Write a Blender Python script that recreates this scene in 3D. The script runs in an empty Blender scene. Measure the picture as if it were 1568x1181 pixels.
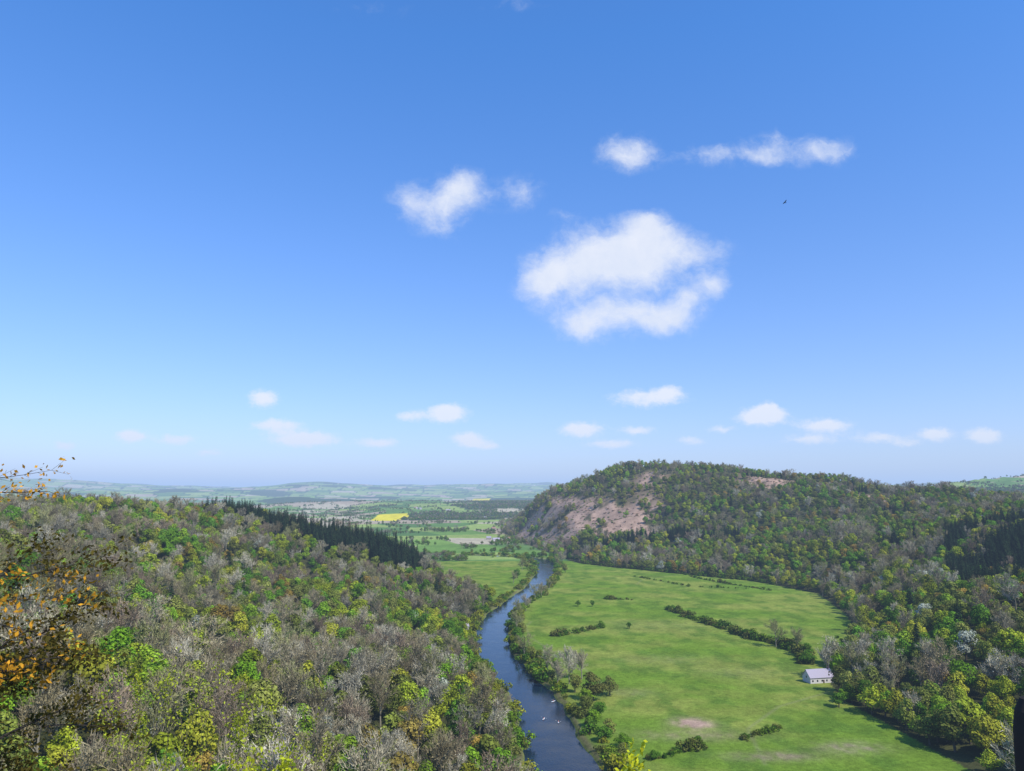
import bpy, math, random
import numpy as np
from mathutils import Vector
rng = np.random.default_rng(7)
random.seed(7)
S = bpy.context.scene
SUN_EL, SUN_AZ = 48.0, 132.0     # azimuth clockwise from +Y (view direction)

# ---------------------------------------------------------------- helpers
def mat(name):
    m = bpy.data.materials.new(name); m.use_nodes = True
    nt = m.node_tree; nt.nodes.clear()
    out = nt.nodes.new('ShaderNodeOutputMaterial')
    return m, nt, out
def N(nt, t, **kw):
    n = nt.nodes.new(t)
    for k, v in kw.items():
        setattr(n, k, v)
    return n
def link(nt, a, b): nt.links.new(a, b)
def setin(nt, sock, v):
    if isinstance(v, bpy.types.NodeSocket): nt.links.new(v, sock)
    else: sock.default_value = v
def M(nt, op, a, b=None, c=None, clamp=False):
    n = N(nt, 'ShaderNodeMath', operation=op); n.use_clamp = clamp
    for i, v in enumerate((a, b, c)):
        if v is not None: setin(nt, n.inputs[i], v)
    return n.outputs[0]
def V(nt, op, a, b=None):
    n = N(nt, 'ShaderNodeVectorMath', operation=op)
    setin(nt, n.inputs[0], a)
    if b is not None: setin(nt, n.inputs[1], b)
    return n
def MIX(nt, fac, a, b, mode='MIX'):
    n = N(nt, 'ShaderNodeMix', data_type='RGBA', blend_type=mode)
    setin(nt, n.inputs[0], fac); setin(nt, n.inputs[6], a); setin(nt, n.inputs[7], b)
    return n.outputs[2]
def NOISE(nt, vec, scale, detail=4, rough=.55):
    n = N(nt, 'ShaderNodeTexNoise')
    if vec is not None: link(nt, vec, n.inputs['Vector'])
    n.inputs['Scale'].default_value = scale; n.inputs['Detail'].default_value = detail
    n.inputs['Roughness'].default_value = rough
    return n
def simple(name, col, rough=.8, spec=.3, var=.25, scale=3.0):
    m, nt, out = mat(name)
    b = N(nt, 'ShaderNodeBsdfPrincipled')
    b.inputs['Roughness'].default_value = rough
    b.inputs['Specular IOR Level'].default_value = spec
    tc = N(nt, 'ShaderNodeTexCoord')
    n = NOISE(nt, tc.outputs['Object'], scale)
    c2 = tuple(x*(1-var) for x in col)+(1,)
    link(nt, MIX(nt, n.outputs[0], tuple(col)+(1,), c2), b.inputs['Base Color'])
    link(nt, b.outputs[0], out.inputs[0])
    return m
def obj(name, me, loc=(0,0,0), rot=(0,0,0), sc=(1,1,1), parent=None):
    o = bpy.data.objects.new(name, me)
    o.location = loc; o.rotation_euler = rot; o.scale = sc
    S.collection.objects.link(o)
    if parent: o.parent = parent
    return o
def sstep(x, a, b):
    t = np.clip((x-a)/(b-a), 0, 1); return t*t*(3-2*t)

def hsh(i, j, k=0):
    v = np.sin(i*127.1+j*311.7+k*74.7)*43758.5453
    return v-np.floor(v)
def vnoise(x, y, k=0):
    i = np.floor(x); j = np.floor(y); f = x-i; g = y-j
    f = f*f*(3-2*f); g = g*g*(3-2*g)
    return (hsh(i,j,k)*(1-f)+hsh(i+1,j,k)*f)*(1-g)+(hsh(i,j+1,k)*(1-f)+hsh(i+1,j+1,k)*f)*g
def fbm(x, y, o=4, k=0):
    s = 0; a = .5; t = 0
    for q in range(o):
        s = s+a*vnoise(x*2**q, y*2**q, k+q*13); t += a; a *= .5
    return s/t

# ---------------------------------------------------------------- terrain
RIV = np.array([(74,190,16),(40,260,17),(22,346,17.5),(19,380,15),(17,422,14),(14.5,447,14.5),(10.5,475,14),(1.5,507,13.5),
 (-4,544,13.5),(-13,587,13.5),(-17,638,15),(-17.5,698,15),(-12,772,13.5),(6,863,14),(30,980,14),(49,1134,15),(58,1290,17),
 (50,1380,16),(20,1440,15),(-60,1480,14),(-300,1520,14),(-700,1750,14),(-1500,2400,14)], float)
FLOOD = np.array([(50,180),(22,250),(0,346),(-1,400),(-5,450),(-16,500),(-23,560),(-35,640),(-37,700),(-30,760),(-18,830),(-24,880),
 (-60,960),(-110,1060),(-200,1300),(-450,1700),(-1100,2300),(-2400,3000),(-6000,4200),(-30000,12000),(-30000,60000),(60000,60000),(40000,14000),
 (6000,6200),(2200,4000),(450,3500),(-40,2750),(-30,2300),(25,1850),(70,1560),(96,1400),(110,1320),(150,1250),(253,1134),(330,1050),(366,918),(330,760),(297,667),
 (258,587),(205,510),(192,454),(196,390),(198,346),(200,180)], float)
def seg_dist(x, y, pts, closed=False):
    d = np.full(x.shape, 1e12); n = len(pts); tt = np.zeros(x.shape)
    for i in range(n if closed else n-1):
        ax, ay = pts[i][:2]; bx, by = pts[(i+1) % n][:2]
        dx, dy = bx-ax, by-ay
        t = np.clip(((x-ax)*dx+(y-ay)*dy)/(dx*dx+dy*dy), 0, 1)
        q = (x-ax-t*dx)**2+(y-ay-t*dy)**2
        m = q < d
        d = np.where(m, q, d); tt = np.where(m, i+t, tt)
    return np.sqrt(d), tt
def inside(x, y, poly):
    c = np.zeros(x.shape, bool); n = len(poly)
    for i in range(n):
        x1, y1 = poly[i]; x2, y2 = poly[(i+1) % n]
        if y1 == y2: continue
        cond = ((y1 > y) != (y2 > y)) & (x < (x2-x1)*(y-y1)/(y2-y1)+x1)
        c ^= cond
    return c
CP = []
for az in (-75,-50,-30,-15,0,15,30,50,75):
    left = az < -5
    for r, zl, zr in ((1,118.2,118.2),(3,118.0,118.0),(6,115.4,114.8),(12,108,107),(25,99,97),(50,86,82),(100,66,52),(160,46,24)):
        a = math.radians(az)
        CP.append((r*math.sin(a), r*math.cos(a), zl if left else zr))
CP += [(-71,300,20),(-135,330,36),(-100,420,17),(-56,500,5),(-132,230,47),(-191,330,50),(-79,700,6),(-123,780,13),(-142,900,26),
 (-185,650,26),(-244,850,38),(-197,430,20),(-233,600,28),(-260,480,56),(-354,700,66),(-338,500,76),(-234,350,63),(-158,240,54),
 (-545,800,94),(-485,950,92),(-412,1050,86),(-318,1030,75),(-230,1010,58),(-158,990,40),(-86,950,22),(-27,900,5),
 (-600,1300,66),(-400,1350,40),(-250,1200,22),(-900,1500,55),(-900,1000,88),(-1400,1500,70),(-1000,2200,15),(-90,1080,5),
 (-600,400,92),(-400,200,85),(-300,1000,72),(-60,180,32),(-14,250,11),(-8,300,4),(-36,400,7),(-45,600,4),
 (333,1900,183),(258,1900,163),(617,1700,150),(480,1800,169),(750,1400,112),(815,1200,94),(50,2300,88),(139,2100,128),
 (172,1700,66),(215,1350,20),(330,1600,92),(390,1150,26),(523,1300,70),(420,1020,22),(397,700,28),(545,950,62),(295,450,24),
 (225,330,10),(465,700,42),(430,600,45),(330,520,24),(620,800,74),(800,900,92),(700,600,88),(500,400,62),(450,300,55),(300,250,24),
 (1200,1500,80),(1100,2000,74),(500,2300,110),(200,2700,40),(1500,3000,60),(75,2000,80),(700,2500,80),(1000,1000,88),(1300,700,92),(130,1500,24),
 (2200,4500,205),(3300,4500,222),(1500,4300,130),(4500,4500,200),(2600,6500,150)]
CP = np.array(CP, float)
def warp(x, y):
    r = np.sqrt(x*x+y*y)+1e-6
    return np.arctan2(x, y), np.log(r)
_a, _l = warp(CP[:,0], CP[:,1])
_n = len(CP); C0 = .006
_A = np.sqrt((_a[:,None]-_a[None])**2+(_l[:,None]-_l[None])**2+C0)
_P = np.stack([np.ones(_n), _a, _l], 1)
_K = np.block([[_A, _P],[_P.T, np.zeros((3,3))]])
_w = np.linalg.solve(_K, np.concatenate([CP[:,2], np.zeros(3)]))
def rbf(x, y):
    a, l = warp(x, y); out = _w[_n]+_w[_n+1]*a+_w[_n+2]*l
    for i in range(_n):
        out = out+_w[i]*np.sqrt((a-_a[i])**2+(l-_l[i])**2+C0)
    return out
def river_info(x, y):
    d, t = seg_dist(x, y, RIV)
    i = np.clip(t.astype(int), 0, len(RIV)-2); f = t-i
    w = RIV[i,2]*(1-f)+RIV[i+1,2]*f
    return d-w+(fbm(x/14, y/14, 2, 66)-.5)*4
def height(x, y):
    x = np.asarray(x, float); y = np.asarray(y, float)
    r = np.sqrt(x*x+y*y)
    d, _ = seg_dist(x, y, FLOOD, True)
    ins = inside(x, y, FLOOD)
    k = np.where(ins, 0, sstep(d, 0, 45+r*.03))
    h = rbf(x, y)
    h = np.where(r < 12, np.minimum(h, 118.35-.3*r), h)
    h = h+(fbm(x/75, y/75, 4)-.5)*np.clip(r-80,0,400)/400*30
    h = np.clip(h, 2, 260)
    far = sstep(r, 5000, 9000)
    h = h*(1-far)+30*far
    z = 1.3+(h-1.3)*k
    roll = sstep(r, 1900, 4200)*(fbm(x/1100+9, y/1100, 3, 5)-.30)*130
    roll = np.maximum(roll, 0)
    z = z+roll*np.where(ins, 1, 1-k)
    ridge = sstep(r, 8000, 17000)*(30+640*fbm(x/5000+3.3, y/9000, 4, 31)*(.4+.6*fbm(x/2000,y/3000,3,77)))
    z = z+ridge
    rd = river_info(x, y)
    bank = sstep(rd, -4, 1.5)
    z = np.where(rd < 1.5, z*bank+(-2.0)*(1-bank), z)
    return z

na = 1100
azs = np.radians(np.linspace(-62, 62, na))
lr = np.concatenate([np.linspace(math.log(.6), math.log(150), 90, endpoint=False),
                     np.linspace(math.log(150), math.log(3000), 560, endpoint=False),
                     np.linspace(math.log(3000), math.log(60000), 190)])
rr = np.exp(lr); nr = len(rr)
AZ, RR = np.meshgrid(azs, rr)
GX = (RR*np.sin(AZ)).ravel(); GY = (RR*np.cos(AZ)).ravel()
GZ = height(GX, GY)

def fields(x, y, cs):
    th = .35; X = (x*math.cos(th)+y*math.sin(th))/cs; Y = (-x*math.sin(th)+y*math.cos(th))/(cs*1.25)
    i0 = np.floor(X); j0 = np.floor(Y)
    d1 = np.full(x.shape, 9.); d2 = np.full(x.shape, 9.); idv = np.zeros(x.shape)
    for di in (-1,0,1):
        for dj in (-1,0,1):
            i = i0+di; j = j0+dj
            sx = i+.15+.7*hsh(i,j,3); sy = j+.15+.7*hsh(i,j,4)
            d = np.sqrt((X-sx)**2+(Y-sy)**2)
            m = d < d1
            d2 = np.where(m, d1, np.minimum(d2, d)); idv = np.where(m, hsh(i,j,9), idv); d1 = np.where(m, d, d1)
    return idv, (d2-d1)*cs
PAL = np.array([(.14,.24,.05),(.18,.29,.06),(.11,.20,.05),(.25,.32,.08),(.09,.17,.045),(.20,.28,.07),(.38,.30,.20),(.12,.22,.05),(.26,.33,.09),(.42,.36,.24)])
Y1 = [(-565,3000),(-455,2980),(-455,3330),(-500,3620),(-640,3620)]
Y2 = [(-480,7600),(-250,7600),(-250,9600),(-480,9600)]
def bracken(x, y):
    g = 0
    for cx, cy, s in ((100,1880,62),(178,1650,66),(228,1560,52),(140,1750,60),(255,1480,28),(60,2020,54),(290,1640,34),(560,1660,46),(330,1780,32),(700,1420,34)):
        g = g+np.exp(-((x-cx)/s)**2-((y-cy)/(s*1.4))**2)
    return np.clip(g*1.7*sstep(fbm(x/24,y/34,3,61), .30, .54), 0, 1)
def terrain_col(x, y, z):
    n = len(x); r = np.sqrt(x*x+y*y)
    ins = inside(x, y, FLOOD)
    col = np.tile(np.array((.058,.062,.024)), (n,1))  # wood floor colour darkened to deepen shade in gaps between trees
    nz = fbm(x/25, y/25, 4, 2)[:,None]
    col = col*(.7+.6*nz)
    md = np.array((.138,.218,.024)); md2 = np.array((.220,.252,.046)); md3 = np.array((.085,.155,.020))
    t = sstep(fbm(x/60, y/45, 4, 55), .35, .68)[:,None]
    meadow = md*(1-t)+md2*t
    t = (sstep(fbm(x/11, y/16, 4, 155), .42, .72)*.75)[:,None]
    meadow = meadow*(1-t)+md3*t
    for cx, cy, sx, sy, cc, st in ((94,408,9,9,(.42,.28,.20),1.1),(70,470,16,10,(.2,.2,.08),.5),(150,520,30,16,(.2,.21,.07),.4),(90,390,30,9,(.25,.22,.10),.6),
                                   (160,372,16,8,(.27,.22,.13),.7),(110,560,35,16,(.2,.21,.07),.4),(130,700,60,30,(.19,.21,.06),.4),(120,360,20,6,(.28,.22,.13),.7)):
        g = np.exp(-((x-cx)/sx)**2-((y-cy)/sy)**2)*fbm(x/3, y/5, 3, 8)*2*st
        g = np.clip(g, 0, 1)[:,None]; meadow = meadow*(1-g)+np.array(cc)*g
    near = (ins & (y < 1345))
    col = np.where(near[:,None], meadow, col)
    id1, e1 = fields(x, y, 170.); id2, e2 = fields(x, y, 330.)
    use2 = r > 4500
    idv = np.where(use2, id2, id1); e = np.where(use2, e2, e1)
    pc = PAL[(idv*len(PAL)).astype(int) % len(PAL)]*(.8+.4*fbm(x/50,y/50,3,4))[:,None]
    farm = (ins & (y >= 1345)) | (r > 3000)
    col = np.where(farm[:,None], pc, col)
    wood = farm & (r > 2600) & (fbm(x/900, y/1100, 3, 91) > .66)
    col = np.where(wood[:,None], np.array((.05,.08,.035)), col)
    hedge = farm & (r > 5500) & (e < 9+r*.0010)
    col = np.where(hedge[:,None], np.array((.05,.08,.035)), col)
    for P in (Y1, Y2):
        yy = inside(x, y, P); col = np.where(yy[:,None], np.array((.66,.55,.03))*(.8+.4*fbm(x/20,y/20,3,4))[:,None], col)
    br = bracken(x, y)[:,None]
    col = col*(1-br)+np.array((.40,.265,.185))*br*(.6+.7*nz)
    rd = river_info(x, y); bk = (np.exp(-((rd-1)/2.0)**2)*(r < 1600)*.8)[:,None]
    col = col*(1-bk)+np.array((.13,.10,.06))*bk
    for P in ([(18,720),(12,690),(16,640),(30,590),(48,540),(60,470)],[(250,1128),(180,1060),(165,1010)],[(190,470),(150,440),(120,400),(112,350)]):
        dd, _ = seg_dist(x, y, P); g = (np.exp(-(dd/1.1)**2)*.4)[:,None]
        col = col*(1-g)+np.array((.24,.23,.11))*g
    g = (1-sstep(r, 8, 30))[:,None]; col = col*(1-g)+np.array((.22,.20,.17))*g
    return col
COL = terrain_col(GX, GY, GZ)
me = bpy.data.meshes.new('terrain')
vi = np.arange(na*nr).reshape(nr, na)
q = np.stack([vi[:-1,:-1], vi[:-1,1:], vi[1:,1:], vi[1:,:-1]], -1).reshape(-1,4)
me.vertices.add(na*nr); me.vertices.foreach_set('co', np.stack([GX,GY,GZ],1).ravel().astype(np.float32))
nf = len(q); me.loops.add(nf*4); me.loops.foreach_set('vertex_index', q.ravel().astype(np.int32))
me.polygons.add(nf); me.polygons.foreach_set('loop_start', (np.arange(nf)*4).astype(np.int32))
me.update(calc_edges=True)
me.polygons.foreach_set('use_smooth', np.ones(nf, bool))
ca = me.attributes.new('land', 'FLOAT_COLOR', 'POINT')
ca.data.foreach_set('color', np.concatenate([COL, np.ones((len(COL),1))],1).ravel().astype(np.float32))
m, nt, out = mat('ground_cover')
at = N(nt, 'ShaderNodeAttribute', attribute_name='land')
geo = N(nt, 'ShaderNodeNewGeometry')
n1 = NOISE(nt, geo.outputs['Position'], .35, 6, .8); n2 = NOISE(nt, geo.outputs['Position'], .045, 4, .6)
f1 = M(nt, 'MULTIPLY_ADD', n1.outputs[0], 1.9, .05); f2 = M(nt, 'MULTIPLY_ADD', n2.outputs[0], .8, .6)
ff = M(nt, 'MULTIPLY', f1, f2)
sc = V(nt, 'SCALE', at.outputs['Color']); link(nt, ff, sc.inputs['Scale'])
b = N(nt, 'ShaderNodeBsdfDiffuse')
link(nt, sc.outputs[0], b.inputs['Color'])
bp = N(nt, 'ShaderNodeBump'); bp.inputs['Strength'].default_value = .8; bp.inputs['Distance'].default_value = .7
link(nt, n1.outputs[0], bp.inputs['Height']); link(nt, bp.outputs[0], b.inputs['Normal'])
link(nt, b.outputs[0], out.inputs[0])
me.materials.append(m)
obj('terrain', me)

# ---------------------------------------------------------------- river
m, nt, out = mat('river_water')
b = N(nt, 'ShaderNodeBsdfPrincipled'); b.inputs['Base Color'].default_value = (.006,.018,.036,1)
b.inputs['Roughness'].default_value = .06; b.inputs['IOR'].default_value = 1.26
geo = N(nt, 'ShaderNodeNewGeometry')
n1 = NOISE(nt, geo.outputs['Position'], .9, 3); n2 = NOISE(nt, geo.outputs['Position'], .06, 3)
hh = M(nt, 'MULTIPLY', n1.outputs[0], M(nt, 'POWER', n2.outputs[0], 2.0))
bp = N(nt, 'ShaderNodeBump'); bp.inputs['Strength'].default_value = .5; bp.inputs['Distance'].default_value = .5
link(nt, hh, bp.inputs['Height']); link(nt, bp.outputs[0], b.inputs['Normal']); link(nt, b.outputs[0], out.inputs[0])
vs = []; fs = []
P = []
for i in range(len(RIV)-1):
    p0 = RIV[max(i-1,0)]; p1 = RIV[i]; p2 = RIV[i+1]; p3 = RIV[min(i+2,len(RIV)-1)]
    for k in range(6):
        t = k/6; P.append(.5*((2*p1)+(-p0+p2)*t+(2*p0-5*p1+4*p2-p3)*t*t+(-p0+3*p1-3*p2+p3)*t**3))
P = np.array(P)
for i, p in enumerate(P):
    a = P[max(i-1,0)]; c = P[min(i+1,len(P)-1)]; t = (c-a)[:2]; t = t/np.linalg.norm(t); nrm = np.array((-t[1], t[0]))
    w = p[2]+6
    vs += [(p[0]+nrm[0]*w, p[1]+nrm[1]*w, 0), (p[0]-nrm[0]*w, p[1]-nrm[1]*w, 0)]
    if i: fs.append((2*i-2, 2*i-1, 2*i+1, 2*i))
me = bpy.data.meshes.new('river'); me.from_pydata(vs, [], fs); me.materials.append(m); me.update()
obj('river', me)

# ---------------------------------------------------------------- foliage materials
def tint_mat(name, lo, hi, transl):
    m, nt, out = mat(name)
    a = N(nt, 'ShaderNodeAttribute', attribute_name='tint'); a.attribute_type = 'INSTANCER'; colsock = a.outputs['Color']
    g = N(nt, 'ShaderNodeNewGeometry')
    f = M(nt, 'MULTIPLY_ADD', g.outputs['Random Per Island'], hi-lo, lo)
    s = V(nt, 'SCALE', colsock); link(nt, f, s.inputs['Scale'])
    res = s.outputs[0]
    d = N(nt, 'ShaderNodeBsdfDiffuse'); link(nt, res, d.inputs[0])
    if transl > 0:
        t = N(nt, 'ShaderNodeBsdfTranslucent'); link(nt, res, t.inputs[0])
        mx = N(nt, 'ShaderNodeMixShader'); mx.inputs[0].default_value = transl
        link(nt, d.outputs[0], mx.inputs[1]); link(nt, t.outputs[0], mx.inputs[2]); link(nt, mx.outputs[0], out.inputs[0])
    else: link(nt, d.outputs[0], out.inputs[0])
    return m
LEAF = tint_mat('leaf', .5, 1.5, .2)
TWIG = tint_mat('twig', .6, 1.4, 0)
BARK = simple('bark', (.15,.125,.09), .9, .1, .5, 2.)
PALEBARK = simple('pale_bark', (.33,.29,.205), .9, .1, .4, 2.)

class MB:
    def __init__(s): s.v=[]; s.f=[]; s.m=[]
    def prism(s, p0, p1, r0, r1, n=5, mi=0):
        p0=Vector(p0); p1=Vector(p1); d=(p1-p0).normalized()
        a=d.orthogonal().normalized(); b_=d.cross(a); k=len(s.v)
        for p, r in ((p0,r0),(p1,r1)):
            for i in range(n):
                t=2*math.pi*i/n; s.v.append(tuple(p+a*(r*math.cos(t))+b_*(r*math.sin(t))))
        for i in range(n):
            j=(i+1)%n; s.f.append((k+i,k+j,k+n+j,k+n+i)); s.m.append(mi)
    def tri(s, p0, p1, w, mi=1):
        p0=Vector(p0); p1=Vector(p1); d=(p1-p0)
        a=d.cross(Vector((random.gauss(0,1),random.gauss(0,1),random.gauss(0,1)))).normalized()*w*.5
        k=len(s.v); s.v+= [tuple(p0-a), tuple(p0+a), tuple(p1)]; s.f.append((k,k+1,k+2)); s.m.append(mi)
    def leaf(s, c, n, sz, mi=1, asp=1.0):
        n=Vector(n).normalized(); c=Vector(c)
        a=n.orthogonal().normalized(); b_=n.cross(a); t=random.uniform(0,6.28)
        u=a*math.cos(t)+b_*math.sin(t); w=n.cross(u)
        k=len(s.v); j=lambda: random.uniform(.7,1.2)*sz
        s.v += [tuple(c+u*j()), tuple(c+w*j()*asp), tuple(c-u*j()), tuple(c-w*j()*asp)]
        s.f.append((k,k+1,k+2,k+3)); s.m.append(mi)
    def mesh(s, name, mats, smooth=False):
        me=bpy.data.meshes.new(name); me.from_pydata(s.v,[],s.f)
        for m_ in mats: me.materials.append(m_)
        me.polygons.foreach_set('material_index', np.array(s.m,np.int32))
        if smooth: me.polygons.foreach_set('use_smooth', np.ones(len(s.f),bool))
        me.update(); return me
def rv(s=1.0): return Vector((random.gauss(0,s),random.gauss(0,s),random.gauss(0,s)))
def limb(mb, p, d, L, r, depth, ends):
    segs=3; q=Vector(p); dd=Vector(d).normalized()
    for i in range(segs):
        dd=(dd+rv(.13)+Vector((0,0,.10))).normalized()
        e=q+dd*(L/segs); mb.prism(q,e,r*(1-i*.25),r*(1-(i+1)*.25),4 if depth else 3)
        q=e
        if depth==0: ends.append((q.copy(),dd.copy()))
        if depth>0:
            for _ in range(2 if i<2 else 3):
                nd=(dd+rv(.55)).normalized()
                limb(mb,q,nd,L*.55,r*.45,depth-1,ends)
def broadleaf(seed, leaves=1750, wide=1.0, tall=1.0, lsz=.31):
    random.seed(seed); mb=MB(); H=random.uniform(11,13)*tall
    mb.prism((0,0,-1.5),(.1,.05,H*.35),.38,.27,7); ends=[]
    for i in range(4):
        a=i*1.57+random.uniform(-.3,.3)
        limb(mb,(0.1,.05,H*random.uniform(.2,.36)),(math.cos(a)*wide,math.sin(a)*wide,random.uniform(.5,1.5)),H*.42,.16,0,ends)
    lobes=[]
    for i in range(17):
        a=random.uniform(0,6.28); zz=random.uniform(-1,1); rr_=math.sqrt(max(0,1-zz*zz))*random.uniform(.45,1)
        c=Vector((math.cos(a)*rr_*3.9*wide, math.sin(a)*rr_*3.9*wide, H*.60+zz*H*.29)); lobes.append((c,random.uniform(1.1,2.1)))
    lobes.append((Vector((0,0,H*.68)),2.6))
    W=[l[1]**2 for l in lobes]
    for i in range(leaves):
        c,r=random.choices(lobes,W)[0]; d=rv().normalized()
        if d.z<-.3 and random.random()<.6: d.z=-d.z
        p=c+d*r*random.uniform(.8,1.1); p.z=max(p.z,H*.12)
        mb.leaf(p,(d+Vector((0,0,.2))+rv(.25)),random.uniform(.6,1.3)*lsz)
    return mb.mesh('broadleaf_tree_mesh',[BARK,LEAF])
def bare(seed, tall=1.0, buds=300, bark=None):
    random.seed(seed); mb=MB(); H=random.uniform(12,14)*tall
    mb.prism((0,0,-1.5),(.1,0,H*.3),.34,.24,6); ends=[]
    mb.prism((.1,0,H*.3),(.2,.1,H*.62),.24,.12,5)
    for i in range(7):
        a=i*2.4+random.uniform(-.3,.3); t=random.uniform(.22,.6)
        limb(mb,(0.1,.05,H*t),(math.cos(a),math.sin(a),random.uniform(.7,2.0)),H*.40,.13,1,ends)
    random.shuffle(ends)
    for p,d in ends:
        for _ in range(int(1250/len(ends))+1):
            q=p+rv(.25); nd=(d*.8+rv(.5)+Vector((0,0,.4))).normalized()
            mb.tri(q,q+nd*random.uniform(.8,1.9),random.uniform(.09,.19))
    for i in range(buds):
        p,d=random.choice(ends); q=p+rv(.8); mb.leaf(q,rv(),random.uniform(.1,.24))
    return mb.mesh('bare_tree_mesh',[bark or PALEBARK,TWIG])
def conifer(seed, H=17):
    random.seed(seed); mb=MB(); mb.prism((0,0,-1.5),(0,0,H*.97),.28,.04,6)
    z=H*.08
    while z<H*.99:
        t=1-(z/H); R=3.9*t**.72+.12; nb=max(5,int(13*t+4))
        for i in range(nb):
            a=random.uniform(0,6.28); r=R*random.uniform(.7,1.12); dz=-r*random.uniform(.12,.40)
            tip=Vector((math.cos(a)*r,math.sin(a)*r,z+dz)); base=Vector((0,0,z)); side=Vector((-math.sin(a),math.cos(a),0))
            mid=base.lerp(tip,.55); w=r*.30; k=len(mb.v)
            mb.v+=[tuple(base),tuple(mid+side*w-Vector((0,0,.2*w+.1))),tuple(tip),tuple(mid-side*w-Vector((0,0,.2*w+.1))),tuple(mid+Vector((0,0,.12)))]
            for f in ((0,1,4),(1,2,4),(2,3,4),(3,0,4)): mb.f.append(tuple(k+x for x in f)); mb.m.append(1)
            for _ in range(2):
                q=base.lerp(tip,random.uniform(.4,1)); mb.tri(q,q+side*random.uniform(-.7,.7)+Vector((0,0,-.35)),.25)
        z+=H*.032
    return mb.mesh('conifer_tree_mesh',[BARK,LEAF])
def shrub(seed, n=420, s=1.0):
    random.seed(seed); mb=MB()
    for i in range(6):
        a=i*1.05; mb.prism((0,0,-.5),(math.cos(a)*.9,math.sin(a)*.9,1.9),.07,.02,4)
    L=[(Vector((random.gauss(0,.9),random.gauss(0,.9),random.uniform(.6,2.1))),random.uniform(.6,1.1)) for _ in range(9)]
    for i in range(n):
        c,r=random.choice(L); d=rv().normalized(); p=c+d*r*random.uniform(.6,1.15); p.z=max(p.z,.05)
        mb.leaf(p,d+Vector((0,0,.4))+rv(.5),random.uniform(.14,.30))
    return mb.mesh('shrub_mesh',[BARK,LEAF])
TPL = {}
kinds = [('leafy',[broadleaf(11),broadleaf(12,wide=1.15,tall=.9),broadleaf(13,tall=1.12,wide=.85),broadleaf(14,leaves=1300,lsz=.36)]),
         ('bare',[bare(21),bare(22,tall=1.1),bare(23,buds=600),bare(24,tall=.9)]),
         ('conifer',[conifer(31),conifer(32,19)]),
         ('shrub',[shrub(41),shrub(42)])]
tcol = bpy.data.collections.new('tree_species')
KI = {}; k = 0
for nm, ms in kinds:
    KI[nm] = []
    for me_ in ms:
        o = bpy.data.objects.new('species_%02d' % k, me_); tcol.objects.link(o); KI[nm].append(k); TPL[k] = me_; k += 1

def scatter_object(name, pts, kind, scl, tint):
    n = len(pts); me = bpy.data.meshes.new(name); me.vertices.add(n)
    me.vertices.foreach_set('co', np.asarray(pts,np.float32).ravel())
    def attr(nm, ty, fld, data, dt):
        a = me.attributes.new(nm, ty, 'POINT'); a.data.foreach_set(fld, np.asarray(data, dt).ravel())
    attr('kind','INT','value',kind,np.int32); attr('scl','FLOAT_VECTOR','vector',scl,np.float32)
    attr('rot','FLOAT_VECTOR','vector',np.stack([rng.normal(0,.05,n),rng.normal(0,.05,n),rng.uniform(0,6.28,n)],1),np.float32)
    attr('tint','FLOAT_COLOR','color',np.concatenate([tint,np.ones((n,1))],1),np.float32)
    me.update(); o = obj(name, me)
    g = bpy.data.node_groups.new(name+'_nodes','GeometryNodeTree')
    g.interface.new_socket('Geometry',in_out='INPUT',socket_type='NodeSocketGeometry')
    g.interface.new_socket('Geometry',in_out='OUTPUT',socket_type='NodeSocketGeometry')
    gi = g.nodes.new('NodeGroupInput'); go = g.nodes.new('NodeGroupOutput')
    ip = g.nodes.new('GeometryNodeInstanceOnPoints'); ci = g.nodes.new('GeometryNodeCollectionInfo')
    ci.inputs['Collection'].default_value = tcol; ci.inputs['Separate Children'].default_value = True; ci.inputs['Reset Children'].default_value = True
    def na_(nm, ty):
        q = g.nodes.new('GeometryNodeInputNamedAttribute'); q.data_type = ty; q.inputs[0].default_value = nm
        return [s for s in q.outputs if s.enabled and s.name == 'Attribute'][0]
    g.links.new(gi.outputs[0], ip.inputs['Points']); g.links.new(ci.outputs[0], ip.inputs['Instance'])
    ip.inputs['Pick Instance'].default_value = True
    g.links.new(na_('kind','INT'), ip.inputs['Instance Index'])
    e2r = g.nodes.new('FunctionNodeEulerToRotation'); g.links.new(na_('rot','FLOAT_VECTOR'), e2r.inputs[0])
    g.links.new(e2r.outputs[0], ip.inputs['Rotation']); g.links.new(na_('scl','FLOAT_VECTOR'), ip.inputs['Scale'])
    g.links.new(ip.outputs[0], go.inputs[0])
    md = o.modifiers.new('scatter','NODES'); md.node_group = g
    return o

# ---------------------------------------------------------------- woodland
T_BARE = np.array([(.34,.285,.165),(.41,.355,.225),(.28,.23,.12),(.31,.30,.125),(.48,.43,.30),(.30,.225,.145)])
T_GREEN = np.array([(.155,.295,.018),(.21,.355,.024),(.115,.245,.022),(.24,.36,.028),(.145,.30,.026)])
T_YEL = np.array([(.34,.39,.028),(.30,.36,.028),(.38,.38,.036)])
T_RUST = np.array([(.38,.26,.05),(.33,.25,.055)])
T_OLIVE = np.array([(.225,.26,.042),(.265,.28,.060),(.185,.215,.042)])
T_CON = np.array([(.018,.036,.016),(.023,.044,.020),(.030,.052,.020)])
CONL = [(-392,1022),(-318,1000),(-230,978),(-152,950)]
CONR = [(388,650),(418,720),(455,800),(560,980),(780,980),(660,720),(520,600),(430,600)]
CONB = [[(115,1390),(200,1395),(250,1390)],[(290,1350),(385,1320)],[(90,1270),(120,1240)]]
CONC = [(515,1000,28),(560,1735,40),(700,1500,35),(745,1400,30),(640,1250,25),(300,1890,25),(470,1120,20),(-480,960,14),(-300,640,10),(600,1650,18),(130,2080,30),(480,1460,16),(395,1560,14)]
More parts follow.
